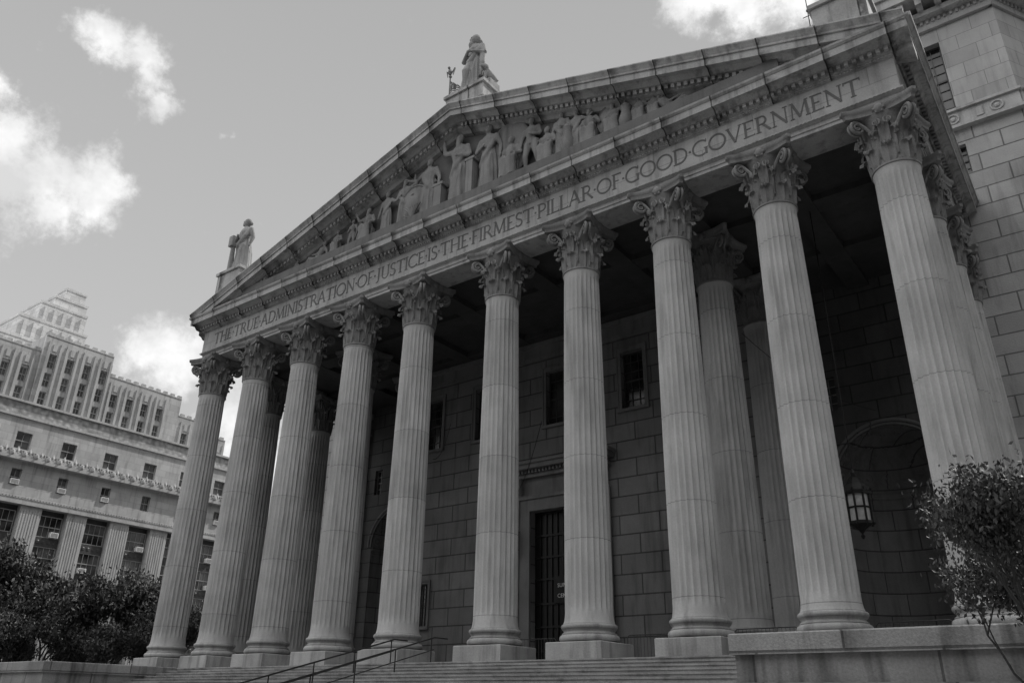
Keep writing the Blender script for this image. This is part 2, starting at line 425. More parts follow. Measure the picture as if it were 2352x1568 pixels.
# ---- pediment
ZR=19.93;ZA=26.27;E=1.45
ped=MB();ped.add([(-.9,-.3,19.8),(L+.9,-.3,19.8),(CX,-.3,ZA-.6)],[(0,1,2)])
ped.box(3.0,L-3.0,-1.12,-.3,19.80,20.62)
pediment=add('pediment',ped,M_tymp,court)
def rake(mb,prof,mi=0):
    vs=[];fs=[]
    for o,dz in prof: vs+=[(-E,-o,ZR+dz),(CX,-o,ZA+dz),(L+E,-o,ZR+dz)]
    n=len(prof)
    for k in range(n-1):
        for i in range(2): fs.append((k*3+i,k*3+i+1,(k+1)*3+i+1,(k+1)*3+i))
    fs.append(tuple(k*3 for k in range(n)));fs.append(tuple(k*3+2 for k in range(n))[::-1])
    mb.add(vs,fs,mi)
rk=MB();rake(rk,[(-.2,.0),(1.66,.0),(1.67,-.06),(1.60,-.16),(1.53,-.28),(1.52,-.36),(1.46,-.37),(1.46,-.70),(1.42,-.70),(1.42,-.66),(1.18,-.66),(1.12,-.74),(1.02,-.84),(.82,-.86),(.80,-1.10),(.62,-1.16),(.5,-1.3),(.3,-1.34)])
sl=(ZA-ZR)/(CX+E)
x=1.2
while x<CX-.2:
    for xx in (x,L-x-.16):
        zz=ZR+sl*((xx+E) if xx<CX else (L+E-xx-.16))
        dz=[0,sl*.16] if xx<CX else [sl*.16,0]
        rk.add([(xx,-.96,zz+dz[0]-1.07),(xx+.16,-.96,zz+dz[1]-1.07),(xx+.16,-.81,zz+dz[1]-1.07),(xx,-.81,zz+dz[0]-1.07),(xx,-.96,zz+dz[0]-.87),(xx+.16,-.96,zz+dz[1]-.87),(xx+.16,-.81,zz+dz[1]-.87),(xx,-.81,zz+dz[0]-.87)],[(0,3,2,1),(4,5,6,7),(0,1,5,4),(1,2,6,5),(2,3,7,6),(3,0,4,7)])
    x+=.29
add('raking_cornice',rk,M_corn,pediment)
rf=MB();rf.add([(-E-.1,-1.4,ZR-.03),(CX,-1.4,ZA-.03),(L+E+.1,-1.4,ZR-.03),(-E-.1,YW,ZR-.03),(CX,YW,ZA-.03),(L+E+.1,YW,ZR-.03)],[(0,1,4,3),(1,2,5,4)])
rf.box(L+.5,L+1.64,-1.38,YW-.002,19.74,19.9)
rf.box(-1.64,-.5,-1.38,YW-.002,19.74,19.9)
add('roof',rf,M_corn,court)
# ---- ceiling
ce=MB();ce.box(.7,L-.7,.7,YW,17.3,17.35)
for x in XS[1:-1]: ce.box(x-.5,x+.5,.7,YW-.01,16.99 if x not in(XS[2],XS[7]) else 16.96,17.3)
for y in (4.2,8.6): ce.box(.7,L-.7,y-.5,y+.5,17.02,17.298)
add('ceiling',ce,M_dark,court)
# ---- centre wall with door and windows
def arch(cx,zs,R,zb,n=24): return [(cx-R,zb)]+[(cx-R*math.cos(pi*i/n),zs+R*math.sin(pi*i/n)) for i in range(n+1)]+[(cx+R,zb)]
WX=[10.05,13.95,18.95,23.66];wz0,wz1=11.9,15.05;ww=1.3
DX0,DX1,DZ=17.29,21.42,7.34
holes=[rect(x-ww/2,x+ww/2,wz0,wz1) for x in WX]+[rect(DX0,DX1,PZ+.02,DZ),rect(9.3,10.3,1.9,4.15)]
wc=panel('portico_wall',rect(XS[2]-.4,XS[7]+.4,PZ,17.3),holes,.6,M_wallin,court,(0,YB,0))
wm=window(ww,wz1-wz0,3,6,.08,(M_framed,M_glass))
def surround(x0,x1,z0,z1,w,y,parent,out=.07,sill=True):
    mb=MB()
    mb.box(x0-w,x0,y-out,y-.001,z0,z1);mb.box(x1,x1+w,y-out,y-.001,z0,z1);mb.box(x0-w,x1+w,y-out-.001,y-.001,z1,z1+w)
    mb.box(x0-w-.03,x0-w+.04,y-out-.04,y-.002,z0,z1+w);mb.box(x1+w-.04,x1+w+.03,y-out-.04,y-.002,z0,z1+w);mb.box(x0-w-.03,x1+w+.03,y-out-.05,y-.002,z1+w,z1+w+.06)
    if sill: mb.box(x0-w-.05,x1+w+.05,y-out-.1,y-.001,z0-.16,z0)
    add('window_surround',mb,M_trimin,parent)
for x in WX:
    wo=add('window',wm,None,court,(x,YB+.3,wz0));surround(x-ww/2,x+ww/2,wz0,wz1,.2,YB,wo)
wo=add('window',window(1.0,2.25,5,9,.05,(M_metal,M_glass)),None,court,(9.8,YB+.25,1.9))
surround(9.3,10.3,1.9,4.15,.14,YB,wo)
tr=MB()
tr.box(XS[2]+.4,XS[7]-.4,YB-.12,YB-.001,15.85,16.1);tr.box(XS[2]+.4,XS[7]-.4,YB-.2,YB-.001,16.7,16.95)
tr.box(XS[2]+.4,XS[7]-.4,YB-.05,YB-.0015,16.1,16.7)
add('wall_moulding',tr,M_trimin,court)
dr=MB();dr.box(DX0,DX1,YB+.45,YB+.5,PZ,DZ)
for i in range(13):
    x=DX0+(DX1-DX0)*i/12;dr.box(x-.03,x+.03,YB+.38,YB+.45,PZ,DZ)
for z in (PZ+.05,.5,1.6,2.7,3.9,5.0,6.1,DZ-.06): dr.box(DX0,DX1,YB+.37,YB+.449,z-.05,z+.05)
door=add('door',dr,M_door,court)
tr=MB()
tr.box(DX0-.7,DX0,YB-.16,YB-.001,PZ,DZ);tr.box(DX1,DX1+.7,YB-.16,YB-.001,PZ,DZ);tr.box(DX0-.7,DX1+.7,YB-.161,YB-.001,DZ,DZ+.7)
tr.box(DX0-.78,DX0-.62,YB-.24,YB-.16,PZ,DZ+.62);tr.box(DX1+.62,DX1+.78,YB-.24,YB-.16,PZ,DZ+.62);tr.box(DX0-.78,DX1+.78,YB-.25,YB-.161,DZ+.62,DZ+.8)
tr.box(DX0-.6,DX1+.6,YB-.1,YB-.001,DZ+.8,DZ+1.75)
tr.box(DX0-.8,DX1+.8,YB-.35,YB-.001,DZ+1.75,DZ+1.95);tr.box(DX0-1.0,DX1+1.0,YB-.7,YB-.001,DZ+2.15,DZ+2.4);tr.box(DX0-1.1,DX1+1.1,YB-.8,YB-.001,DZ+2.4,DZ+2.55)
x=DX0-.75
while x<DX1+.7: tr.box(x,x+.12,YB-.5,YB-.001,DZ+1.96,DZ+2.14);x+=.22
for xx in (DX0-.5,DX1+.5):
    tr.tube([(xx,YB-.2,DZ+1.0),(xx,YB-.35,DZ+1.2),(xx,YB-.5,DZ+1.7)],[.12,.16,.2],8)
add('door_surround',tr,M_trimin,door)
sg=MB();sg.box(18.5,21.3,YB+.30,YB+.34,2.7,4.0)
sgn=add('sign_panel',sg,M_door,door)
def bfont(body,x,y,z,size,mat,parent):
    t=bpy.data.curves.new('t','FONT');t.body=body;t.size=size;t.extrude=.004;t.resolution_u=3
    o=bpy.data.objects.new('tmp',t);col.objects.link(o)
    me=bpy.data.meshes.new_from_object(o.evaluated_get(bpy.context.evaluated_depsgraph_get()));bpy.data.objects.remove(o)
    me.transform(Matrix.Rotation(pi/2,4,'X'));me.materials.clear();me.materials.append(mat)
    return add('sign_lettering',me,None,parent,(x,y,z))
bfont('SUPREME COURT',18.72,YB+.29,3.45,.27,M_white,door);bfont('CENTRE STREET',18.72,YB+.29,2.95,.27,M_white,door)
# ---- side recess walls with niches, plus main wall
def niche(cx):
    mb=MB();R=2.38;zs=7.5;n=24
    rings=[[(cx-R*math.cos(pi*i/n),YW+R*math.sin(pi*i/n),z) for i in range(n+1)] for z in (PZ,zs)]
    vs=[p for r in rings for p in r];fs=[(i,i+1,n+2+i,n+1+i) for i in range(n)];mb.add(vs,fs,1)
    m=10;vs=[];fs=[]
    for j in range(m+1):
        t=pi/2*j/m
        for i in range(n+1): vs.append((cx-R*math.cos(t)*math.cos(pi*i/n),YW+R*math.cos(t)*math.sin(pi*i/n),zs+R*math.sin(t)))
    for j in range(m):
        for i in range(n): fs.append((j*(n+1)+i,j*(n+1)+i+1,(j+1)*(n+1)+i+1,(j+1)*(n+1)+i))
    mb.add(vs,fs,0)
    for j in range(4):
        t=math.radians(12+19*j);k=[9,8,6,4][j]
        for i in range(k):
            a=pi*(i+.5)/k;d=Vector((-math.cos(t)*math.cos(a),math.cos(t)*math.sin(a),math.sin(t)));p=Vector((cx,YW,zs))+d*(R-.02)
            u=d.cross(Vector((0,0,1))).normalized();w=u.cross(d);s=.27*(1-.12*j)
            mb.tube([p+u*s*math.cos(q*pi/4)+w*s*math.sin(q*pi/4) for q in range(9)],.05,5)
            mb.sphere(p,.1,6)
    rr=[(cx-(R-.0)*math.cos(pi*i/n),YW+(R-.0)*math.sin(pi*i/n)) for i in range(n+1)]
    mb.tube([(a,b,zs-.1) for a,b in rr],.13,6);mb.tube([(a,b,zs-.45) for a,b in rr],.07,6)
    mb.tube([(cx-(R+.25)*math.cos(pi*i/n),YW-.07,zs+(R+.25)*math.sin(pi*i/n)) for i in range(n+1)],.08,6)
    mb.tube([(cx-(R+.06)*math.cos(pi*i/n),YW-.07,zs+(R+.06)*math.sin(pi*i/n)) for i in range(n+1)],.05,6)
    add('niche',mb,[M_wallin,M_wallin],court,smooth=40)
niche(4.2);niche(34.51)
RX=43.1;LX=L-RX
smallw=[2.0,6.4]
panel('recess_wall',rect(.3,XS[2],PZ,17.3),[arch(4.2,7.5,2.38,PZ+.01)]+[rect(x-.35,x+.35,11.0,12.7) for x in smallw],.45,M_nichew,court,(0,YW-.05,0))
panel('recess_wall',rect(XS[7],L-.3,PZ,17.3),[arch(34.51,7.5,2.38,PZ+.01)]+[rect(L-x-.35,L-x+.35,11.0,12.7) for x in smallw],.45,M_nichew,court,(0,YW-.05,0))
panel('main_wall',rect(LX,.299,GZ,24.1),[],.5,M_rust,court,(0,YW,0))
panel('main_wall',rect(L-.299,RX,GZ,24.1),[rect(39.35,40.43,21.45,23.1)],.5,M_rust,court,(0,YW,0))
panel('main_wall',rect(.3,L-.3,17.301,24.1),[],.5,M_rust,court,(0,YW,0))
panel('upper_wall',rect(LX,RX,25.0,31.0),[rect(38.9,40.45,25.15,29.7)],.5,M_ashlar,court,(0,YW+.15,0))
sw=window(.7,1.7,2,4,.05,(M_frame,M_glass))
for x in smallw: add('window',sw,None,court,(x,YW+.2,11.0));add('window',sw,None,court,(L-x,YW+.2,11.0))
add('window',window(1.08,1.65,3,4,.06,(M_framed,M_glass)),None,court,(39.89,YW+.3,21.45))
add('window',window(1.55,4.55,3,8,.08,(M_framed,M_glass)),None,court,(39.68,YW+.5,25.15))
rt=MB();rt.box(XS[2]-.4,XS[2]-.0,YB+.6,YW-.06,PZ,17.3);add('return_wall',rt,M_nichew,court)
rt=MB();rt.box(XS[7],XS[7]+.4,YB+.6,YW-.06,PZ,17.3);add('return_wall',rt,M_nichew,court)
def belts(length,x0=0):
    mb=MB();mb.box(x0,length,-.12,.3,24.1,25.0);mb.box(x0,length+.1,-.32,.3,23.95,24.12);mb.box(x0,length+.1,-.26,.3,24.98,25.12)
    x=length-1.0
    while x>x0+.5:
        mb.tube([(x+.26*math.cos(q*pi/5),-.15,24.55+.26*math.sin(q*pi/5)) for q in range(11)],.05,5);mb.sphere((x,-.14,24.55),(.13,.08,.13),8)
        mb.box(x-.9,x-.6,-.17,-.12,24.3,24.8);x-=1.9
    mb.box(x0,length,-.05,.3,30.6,31.2);mb.box(x0,length+.2,-.5,.3,31.2,31.5);mb.box(x0,length+.5,-1.3,.3,31.95,32.5);mb.box(x0,length+.6,-1.45,.3,32.5,32.9)
    x=x0+.1
    while x<length+.2: mb.box(x,x+.3,-1.15,.2,31.5,31.94);x+=.85
    x=x0
    while x<length: mb.box(x,x+.14,-.14,-.05,30.95,31.19);x+=.28
    mb.box(x0,length,.0,1,32.9,33.6)
    return mb
add('main_cornice',belts(RX,LX),M_stone,court,(0,YW,0))
a60=math.radians(60)
panel('wing_wall',rect(0,26,GZ,24.1),[rect(x,x+1.4,21.0,23.2) for x in (3.2,7.5,12)]+[rect(x,x+1.4,14,17) for x in (3.2,7.5,12)],.5,M_rust,court,(RX,YW,0),a60)
panel('wing_upper_wall',rect(0,26,25.0,31.0),[rect(x,x+1.5,25.6,29.4) for x in (3.2,7.5,12)],.5,M_ashlar,court,(RX-.0,YW+.15,0),a60)
for x in (3.2,7.5,12):
    for zz,h,wd in ((21.0,2.2,1.4),(14,3,1.4),(25.6,3.8,1.5)):
        add('window',window(wd,h,2,4,.07,(M_framed,M_glass)),None,court,(RX+(x+wd/2)*.5-.35*.866,YW+(x+wd/2)*.866+.35*.5+(.15 if zz>25 else 0),zz),a60)
add('wing_cornice',belts(26,0),M_stone,court,(RX,YW,0),a60)
bk=MB();bk.box(LX+.2,RX-.2,YW+3.2,YW+30,GZ,31.5);bk.box(LX,RX,YW+1,YW+30,32.5,33.0);add('building_core',bk,M_dark,court)
# ---- platform, podiums, stairs
pf=MB();pf.box(LX,RX,-1.34,YW+2.6,GZ,PZ);add('portico_floor',pf,M_step,court)
IN0,IN1=4.1,34.6
st=MB();ns=23;rz=(PZ-GZ)/ns;td=.52
for k in range(ns):
    st.box(IN0+.002,IN1-.002,-1.35-(k+1)*td,-1.341 if k==0 else -1.35-k*td+.0,GZ,PZ-k*rz-.002)
    st.box(IN0+.002,IN1-.002,-1.35-(k+1)*td-.03,-1.35-(k+1)*td,PZ-k*rz-.05,PZ-k*rz-.003)
tag(add('stone_stairs',st,M_step,None,(0,0,0)),'broad flight of worn granite steps below the portico','stairs')
def podium(x0,x1,lab):
    e=empty('stone_podium',((x0+x1)/2,-4.7,GZ),lab,'podium')
    mb=MB();mb.box(x0,x1,-8.1,-1.345,GZ,-1.55);add('podium_base',mb,M_pod,e)
    mb=MB();mb.box(x0+(.0),x1,-8.0,-1.345,-1.549,-1.0);mb.box(x0-.0,x1,-8.25,-1.346,-1.66,-1.55);add('podium_die',mb,M_pod,e)
    mb=MB();a,b=-8.12,-1.347
    mb.loft([[(x0-.08,a-.0,z),(x1+.1,a,z),(x1+.1,b,z),(x0-.08,b,z)] for z in (-.999,-.60)]+[[(x0-.05,a+.03,-.57),(x1+.07,a+.03,-.57),(x1+.07,b,-.57),(x0-.05,b,-.57)]]);add('podium_coping',mb,M_pod,e)
podium(LX-2,IN0,'long granite podium flanking the steps, weathered blocks')
podium(IN1,RX+8,'granite podium flanking the steps beside a leafy shrub')
# ---- handrails
def handrail(x):
    e=empty('handrail',(x,-1.4,PZ),'dark iron pipe handrail with posts on the granite steps','handrail','handrails on the steps')
    mb=MB();s=rz/td;pts=[(x,-.55,.30),(x,-1.3,.30)]+[(x,-1.35-k*2.0,.28-k*2.0*s) for k in (.3,1,2,3,4,5,5.8)]
    mb.tube(pts,.03,8);mb.tube([(p[0],p[1],p[2]-.42) for p in pts[1:]],.02,6);add('rail',mb,M_rail,e,smooth=60)
    for k in range(7):
        y=-1.45-k*1.9;z=.27-(-1.35-y)*s
        mb=MB();mb.tube([(x,y,z-.98),(x,y,z)],.025,8);mb.lathe([(.07,0),(.07,.03),(.03,.05)],10,(x,y,z-.96));add('post',mb,M_rail,e,smooth=60)
handrail(17.9);handrail(20.0)
# ---- crowd barriers
def barrier_mesh():
    mb=MB();w=1.1
    mb.tube([(-w,0,.15),(-w,0,1.02),(-w+.08,0,1.1),(w-.08,0,1.1),(w,0,1.02),(w,0,.15),(-w,0,.15)],.02,6)
    for i in range(1,16): x=-w+2*w*i/16;mb.tube([(x,0,.15),(x,0,1.1)],.009,5)
    return mb.mesh('barrier_frame',[M_steel],60)
fm=MB()
fm.tube([(0,-.3,.02),(0,-.25,.08),(0,0,.16),(0,.25,.08),(0,.3,.02)],.018,6);FT=fm.mesh('barrier_foot',[M_steel],60)
BF=barrier_mesh()
for x,y,r in ((21.5,3.1,.05),(24.1,3.0,-.08),(27.0,3.15,.03),(31.5,2.6,.0),(33.8,2.5,.06),(36.2,2.4,-.05)):
    e=empty('crowd_barrier',(x,y,PZ),'galvanised steel crowd barrier standing on the portico floor','barrier','crowd barriers in the portico');e.rotation_euler=(0,0,r)
    add('barrier_frame',BF,None,e,(x,y,PZ));add('barrier_foot',FT,None,e,(x-.85,y,PZ));add('barrier_foot',FT,None,e,(x+.85,y,PZ))
# ---- lantern
def lantern(x,y,zb,ztop,s,lab):
    e=empty('hanging_lantern',(x,y,zb),lab,'lantern','lanterns of the portico')
    mb=MB();R=.40*s
    mb.lathe([(.03*s,0),(.08*s,.1*s),(.03*s,.18*s),(.12*s,.3*s),(.28*s,.42*s),(.42*s,.5*s),(.42*s,.6*s)],8,(x,y,zb))
    mb.lathe([(.46*s,1.55*s),(.48*s,1.62*s),(.40*s,1.68*s),(.36*s,1.9*s),(.2*s,2.15*s),(.08*s,2.25*s),(.1*s,2.35*s),(.03*s,2.5*s)],8,(x,y,zb))
    for k in range(8):
        a=2*pi*k/8;cx_,cy_=x+R*math.cos(a),y+R*math.sin(a);mb.tube([(cx_,cy_,zb+.55*s),(cx_,cy_,zb+1.6*s)],.04*s,6)
        mb.sphere((x+.5*s*math.cos(a),y+.5*s*math.sin(a),zb+1.72*s),.06*s,6);mb.sphere((x+.44*s*math.cos(a),y+.44*s*math.sin(a),zb+.5*s),.06*s,6)
    mb.lathe([(R,1.05*s),(R+.03,1.08*s),(R,1.11*s)],8,(x,y,zb))
    add('lantern_frame',mb,M_metal,e)
    g=MB();g.lathe([(R*.93,.6*s),(R*.93,1.55*s)],8,(x,y,zb));add('lantern_glass',g,M_lampglass,e)
    r=MB();r.tube([(x,y,zb+2.45*s),(x,y,ztop)],.022,6);add('hanging_rod',r,M_metal,e)
lantern(34.7,4.35,3.45,17.0,1.0,'ornate iron lantern with frosted panes hanging on long rod')
lantern(16.45,8.35,5.0,8.0,.75,'small iron lantern fixed beside the courthouse doorway')
# ---- guy cables
def cable(a,b,sag,lab):
    a=Vector(a);b=Vector(b);mb=MB()
    mb.tube([a.lerp(b,k/10)-Vector((0,0,sag*4*(k/10)*(1-k/10))) for k in range(11)],.014,5)
    tag(add('cable',mb,M_metal),lab,'cable','cables in the portico')
cable((11.6,8.6,13.2),(17.3,1.0,8.3),.6,'thin dark cable strung between portico columns')
cable((17.5,7.0,7.6),(22.0,3.0,9.8),.5,'thin dark cable strung between portico columns')
cable((31.0,5,12.6),(35.0,8.6,9.4),.6,'thin dark cable strung between portico columns')
# ---------------------------------------------------------------- sculpture
def remeshed(mb,vox,name,mat=M_relief,it=1):
    me=mb.mesh(name,[mat]);o=bpy.data.objects.new('tmp',me);col.objects.link(o)
    r=o.modifiers.new('r','REMESH');r.mode='VOXEL';r.voxel_size=vox
    s=o.modifiers.new('s','SMOOTH');s.iterations=it;s.factor=.5
    m2=bpy.data.meshes.new_from_object(o.evaluated_get(bpy.context.evaluated_depsgraph_get()));bpy.data.objects.remove(o)
    m2.polygons.foreach_set('use_smooth',[True]*len(m2.polygons));m2.name=name
    m2.materials.clear();m2.materials.append(mat)
    return m2
def robe(mb,secs,ph=0,nf=9,n=72):
    rings=[]
    for z,cx,cy,rx,ry,am in secs:
        rings.append([(cx+rx*(1+am*math.sin(nf*a+ph+z*.5)+am*.5*math.sin(2.3*nf*a+z))*math.cos(a),cy+ry*(1+am*math.sin(nf*a+ph+z*.5)+am*.5*math.sin(2.3*nf*a+z))*math.sin(a),z) for a in [2*pi*i/n for i in range(n)]])
    mb.loft(rings)
def head(mb,x,y,z,r=.25,beard=False,yaw=0,hair=True):
    mb.tube([(x,y,z-.42),(x,y,z-.1)],[.16,.13],8);mb.sphere((x,y,z),(r*.82,r*.95,r*1.15),14)
    s,c=math.sin(yaw),-math.cos(yaw)
    mb.sphere((x+s*r*.95,y+c*r*.95,z-.02),(.05,.06,.07),8);mb.sphere((x+s*r*.7,y+c*r*.7,z-r*.55),(.12,.12,.1),8)
    for q in(-1,1): mb.sphere((x+s*r*.82+q*c*.09,y+c*r*.82-q*s*.09,z+.09),(.07,.06,.03),6)
    if beard: mb.sphere((x+s*r*.75,y+c*r*.75,z-r*1.15),(.17,.15,.26),8)
    if hair: mb.sphere((x-s*.06,y-c*.06,z+.08),(r*.97,r*1.02,r*1.05),12);mb.sphere((x-s*r,y-c*r,z),(.14,.14,.15),8)
def arm(mb,sh,el,ha,r=.15):
    mb.sphere(sh,r*1.25,8);mb.tube([sh,Vector(sh).lerp(Vector(el),.5),el],[r*1.15,r*1.05,r*.85],10);mb.tube([el,Vector(el).lerp(Vector(ha),.4),ha],[r*.9,r*.8,r*.55],10)
    d=(Vector(ha)-Vector(el)).normalized();h=Vector(ha)+d*.1;mb.sphere(h,(.09,.09,.11),8)
    for q in range(4): mb.tube([h,h+d*.12+Vector((.03*(q-1.5),0,-.03))],.025,5)
def standing(ph,pose,beard=False,yaw=0,nude=False,hr=.25):
    mb=MB()
    if nude:
        for s,fx in ((-1,-.25),(1,.45)):
            mb.tube([(s*.2,0,2.1),(s*.3+fx*.3,-.18,1.15),(s*.22+fx*.7,.05,.18)],[.3,.2,.11],10);mb.sphere((s*.22+fx*.7,-.12,.1),(.12,.25,.1),8)
        mb.tube([(0,0,1.95),(0,0,2.45),(0,0,3.0),(0,0,3.25)],[.36,.33,.44,.3],14);robe(mb,[(1.5,.3,.2,.3,.2,.1),(2.2,.1,.1,.42,.34,.06),(2.3,.1,.1,.38,.3,.04)],ph)
    else:
        robe(mb,[(0,0,0,.62,.48,.13),(.15,0,0,.58,.46,.13),(1.1,.04,0,.5,.42,.12),(1.9,.02,0,.47,.38,.09),(2.4,0,0,.38,.31,.05),(2.6,0,0,.41,.32,.05),(2.95,0,0,.5,.36,.04),(3.2,0,0,.42,.28,.02),(3.34,0,0,.2,.18,0)],ph)
        mb.tube([(-.45,-.1,1.5),(-.1,-.38,1.95),(.35,-.25,2.6),(.42,0,3.15),(.1,.3,3.1),(-.4,.2,2.2)],[.12,.17,.16,.15,.18,.16],8)
        mb.tube([(.3,-.4,.1),(.22,-.42,1.3),(.3,-.34,2.0)],[.12,.1,.06],8);mb.sphere((-.2,-.48,.08),(.12,.22,.09),8)
    head(mb,0,-.05,3.66,hr,beard=beard,yaw=yaw)
    A={'down':((-.75,.05,2.45),(-.8,-.15,1.85)),'out':((-.95,-.05,2.75),(-1.45,-.2,2.95)),'up':((-.9,-.05,3.15),(-.95,-.15,3.8)),'fold':((-.72,-.1,2.45),(-.15,-.5,2.55))}
    B={k:tuple((-p[0],p[1],p[2]) for p in v) for k,v in A.items()}
    arm(mb,(-.48,0,3.08),*A[pose[0]]);arm(mb,(.48,0,3.08),*B[pose[1]])
    return mb
def seated(ph,pose,beard=False):
    mb=MB();mb.box(-.55,.55,-.1,.6,0,1.25)
    robe(mb,[(1.1,0,.1,.55,.42,.06),(1.6,0,.08,.44,.36,.04),(2.1,0,0,.52,.36,.03),(2.35,0,0,.42,.28,.02),(2.5,0,0,.2,.18,0)],ph)
    for s in(-1,1):
        mb.tube([(s*.25,.1,1.35),(s*.33,-.75,1.42)],[.32,.26],10);mb.tube([(s*.33,-.78,1.42),(s*.3,-.7,.7),(s*.3,-.72,.12)],[.27,.26,.3],10);mb.sphere((s*.3,-.95,.08),(.13,.24,.09),8)
    robe(mb,[(0,0,-.6,.6,.34,.14),(.7,0,-.6,.55,.33,.12),(1.4,0,-.5,.5,.36,.08)],ph)
    head(mb,0,-.06,2.82,beard=beard)
    arm(mb,(-.48,0,2.25),(-.75,-.1,1.65),(-.4,-.7,1.65));arm(mb,(.48,0,2.25),*( ((.8,0,1.7),(.55,-.5,1.9)) if pose=='lap' else ((.95,-.1,2.2),(1.25,-.3,2.9))))
    return mb
def reclining(ph):
    mb=MB()
    mb.tube([(.0,0,.45),(-.5,0,.75),(-.95,-.05,1.35),(-1.1,-.05,1.6)],[.42,.40,.46,.3],14)
    mb.tube([(0,-.1,.45),(.9,-.25,.85),(1.7,-.15,.25)],[.36,.27,.14],10);mb.tube([(0,.1,.35),(1.1,0,.3),(2.2,0,.16)],[.34,.26,.13],10);mb.sphere((2.35,-.05,.2),(.2,.12,.14),8)
    mb.tube([(-.5,-.3,.5),(.4,-.4,.35),(1.3,-.3,.2)],[.2,.22,.16],8)
    head(mb,-1.2,-.08,2.0)
    arm(mb,(-1.4,.0,1.4),(-1.75,-.1,.8),(-1.5,-.2,.15));arm(mb,(-.75,-.1,1.4),(-.3,-.35,1.0),(.3,-.35,1.1))
    return mb
RM={'s0':remeshed(standing(0,('down','out')),.055,'relief_figure'),'s1':remeshed(standing(2,('fold','down')),.055,'relief_figure'),
    's2':remeshed(standing(4,('up','fold'),True),.055,'relief_figure'),'n0':remeshed(standing(1,('down','fold'),nude=True),.055,'relief_figure'),
    't0':remeshed(seated(1,'lap'),.055,'relief_figure'),'t1':remeshed(seated(3,'out',True),.055,'relief_figure'),'r0':remeshed(reclining(0),.055,'relief_figure')}
FZ=20.62
def fig(k,x,h,flip=1,y=-.62):
    H={'s':4.0,'n':4.0,'t':3.15,'r':2.35}[k[0]];s=h/H
    add('relief_figure',RM[k],None,pediment,(x,y,FZ),0,None,(s*flip,s*.55,s))
for k,x,h,fl in (('s2',19.4,4.25,1),('s1',21.3,4.0,1),('s0',17.4,3.6,-1),('n0',23.9,3.2,1),('t0',22.7,2.6,-1),('s1',25.6,2.7,-1),('s2',15.7,3.0,-1),('s0',14.4,2.7,1),('t1',13.0,2.2,-1),('t0',27.1,2.1,1),('t1',28.3,1.9,1),('n0',11.8,1.9,-1),('t0',10.6,1.65,-1),('t0',29.6,1.6,1),('r0',8.9,1.3,-1),('r0',31.2,1.25,1),('r0',6.9,.8,-1),('r0',33.2,.8,1),('t1',30.3,1.4,1),('s0',26.4,2.4,1),('s1',16.5,2.6,1),('n0',12.4,1.5,1),('t0',24.8,2.2,-1)):
    fig(k,x,h,fl)
def disc(x,z,r,y=-.55,wf=1):
    rl=MB();rl.loft([[(x+q*r*wf*math.cos(a),yy,z+q*r*math.sin(a)) for a in [2*pi*i/28 for i in range(28)]] for q,yy in ((1,-.3),(1,y-.05),(.93,y-.09),(.86,y-.04),(.3,y-.1),(.1,y-.14))])
    add('relief_shield',rl,M_relief,pediment,smooth=40)
disc(22.5,FZ+1.95,1.65,-.5,.8);disc(16.5,FZ+1.2,1.0,-.7);disc(28.0,FZ+1.1,.8,-.5,.7);disc(30.0,FZ+.7,.5,-.5)
for a,b_,t in ((18.1,18.6,1.3),(20.2,20.6,2.0)):
    rl=MB();rl.box(a,b_,-1.0,-.5,FZ,FZ+t);rl.box(a-.1,b_+.1,-1.02,-.48,FZ+t,FZ+t+.15);add('relief_pedestal',rl,M_relief,pediment)
rl=MB()
for k in range(7):
    a=-.6+k*.2;rl.tube([(16.6,-.9,FZ),(16.6+a*.4,-.92,FZ+.5),(16.6+a,-.95,FZ+.8)],[.07,.08,.03],6)
add('relief_plant',rl,M_relief,pediment,smooth=40)
for x,h in ((26.0,1.7),(29.0,1.4)):
    rl=MB();rl.lathe([(.2,0),(.3,.15*h),(.34,.4*h),(.2,.7*h),(.28,.85*h),(.1,h)],12,(x,-.7,FZ));add('relief_urn',rl,M_relief,pediment,smooth=40)
# roof statues
def statue(x,y,zbase,zp,pw,mesh,s,lab,flip=1,extra=None):
    e=empty('statue',(x,y,zbase),lab,'statue','statues on the pediment')
    p=MB();p.box(x-pw,x+pw,y-.75,y+.75,zbase,zp-.18);p.box(x-pw-.1,x+pw+.1,y-.85,y+.85,zp-.18,zp);add('pedestal',p,M_corn,e)
    add('statue_figure',mesh,None,e,(x,y,zp),0,None,(s*flip,s,s*1.04))
    return e
# bearded lawgiver: full robe, mantle over one arm, crouching beast at his side
mb=standing(1,('fold','fold'),True,-.7,hr=.29)
robe(mb,[(0,-.05,0,.74,.55,.15),(.5,-.05,0,.68,.52,.15),(1.4,-.02,0,.6,.46,.13),(2.1,.02,0,.54,.4,.09),(2.5,.02,0,.46,.35,.05),(2.95,.0,.02,.56,.37,.04),(3.15,0,.02,.46,.3,.02)],1.0,8)
mb.tube([(.6,-.1,2.4),(.68,-.2,1.7),(.6,-.2,.9)],[.17,.16,.08],8)
mb.tube([(-.15,-.5,.1),(-.12,-.6,1.25),(-.1,-.35,1.9)],[.13,.2,.15],10)
mb.box(.75,1.35,-.35,.5,0,.35)
mb.tube([(1.2,.3,.45),(1.1,.05,.7),(.98,-.15,1.05)],[.24,.24,.17],10);mb.sphere((.95,-.25,1.2),(.2,.26,.22),10);mb.sphere((.93,-.5,1.14),(.1,.12,.1),8)
mb.tube([(1.0,-.3,.3),(1.0,-.28,.9)],[.09,.1],8)
statue(CX+.75,-.55,26.1,27.1,1.25,remeshed(mb,.03,'statue_figure',M_statue),1.0,'bearded stone lawgiver statue in heavy robes on the pediment peak')
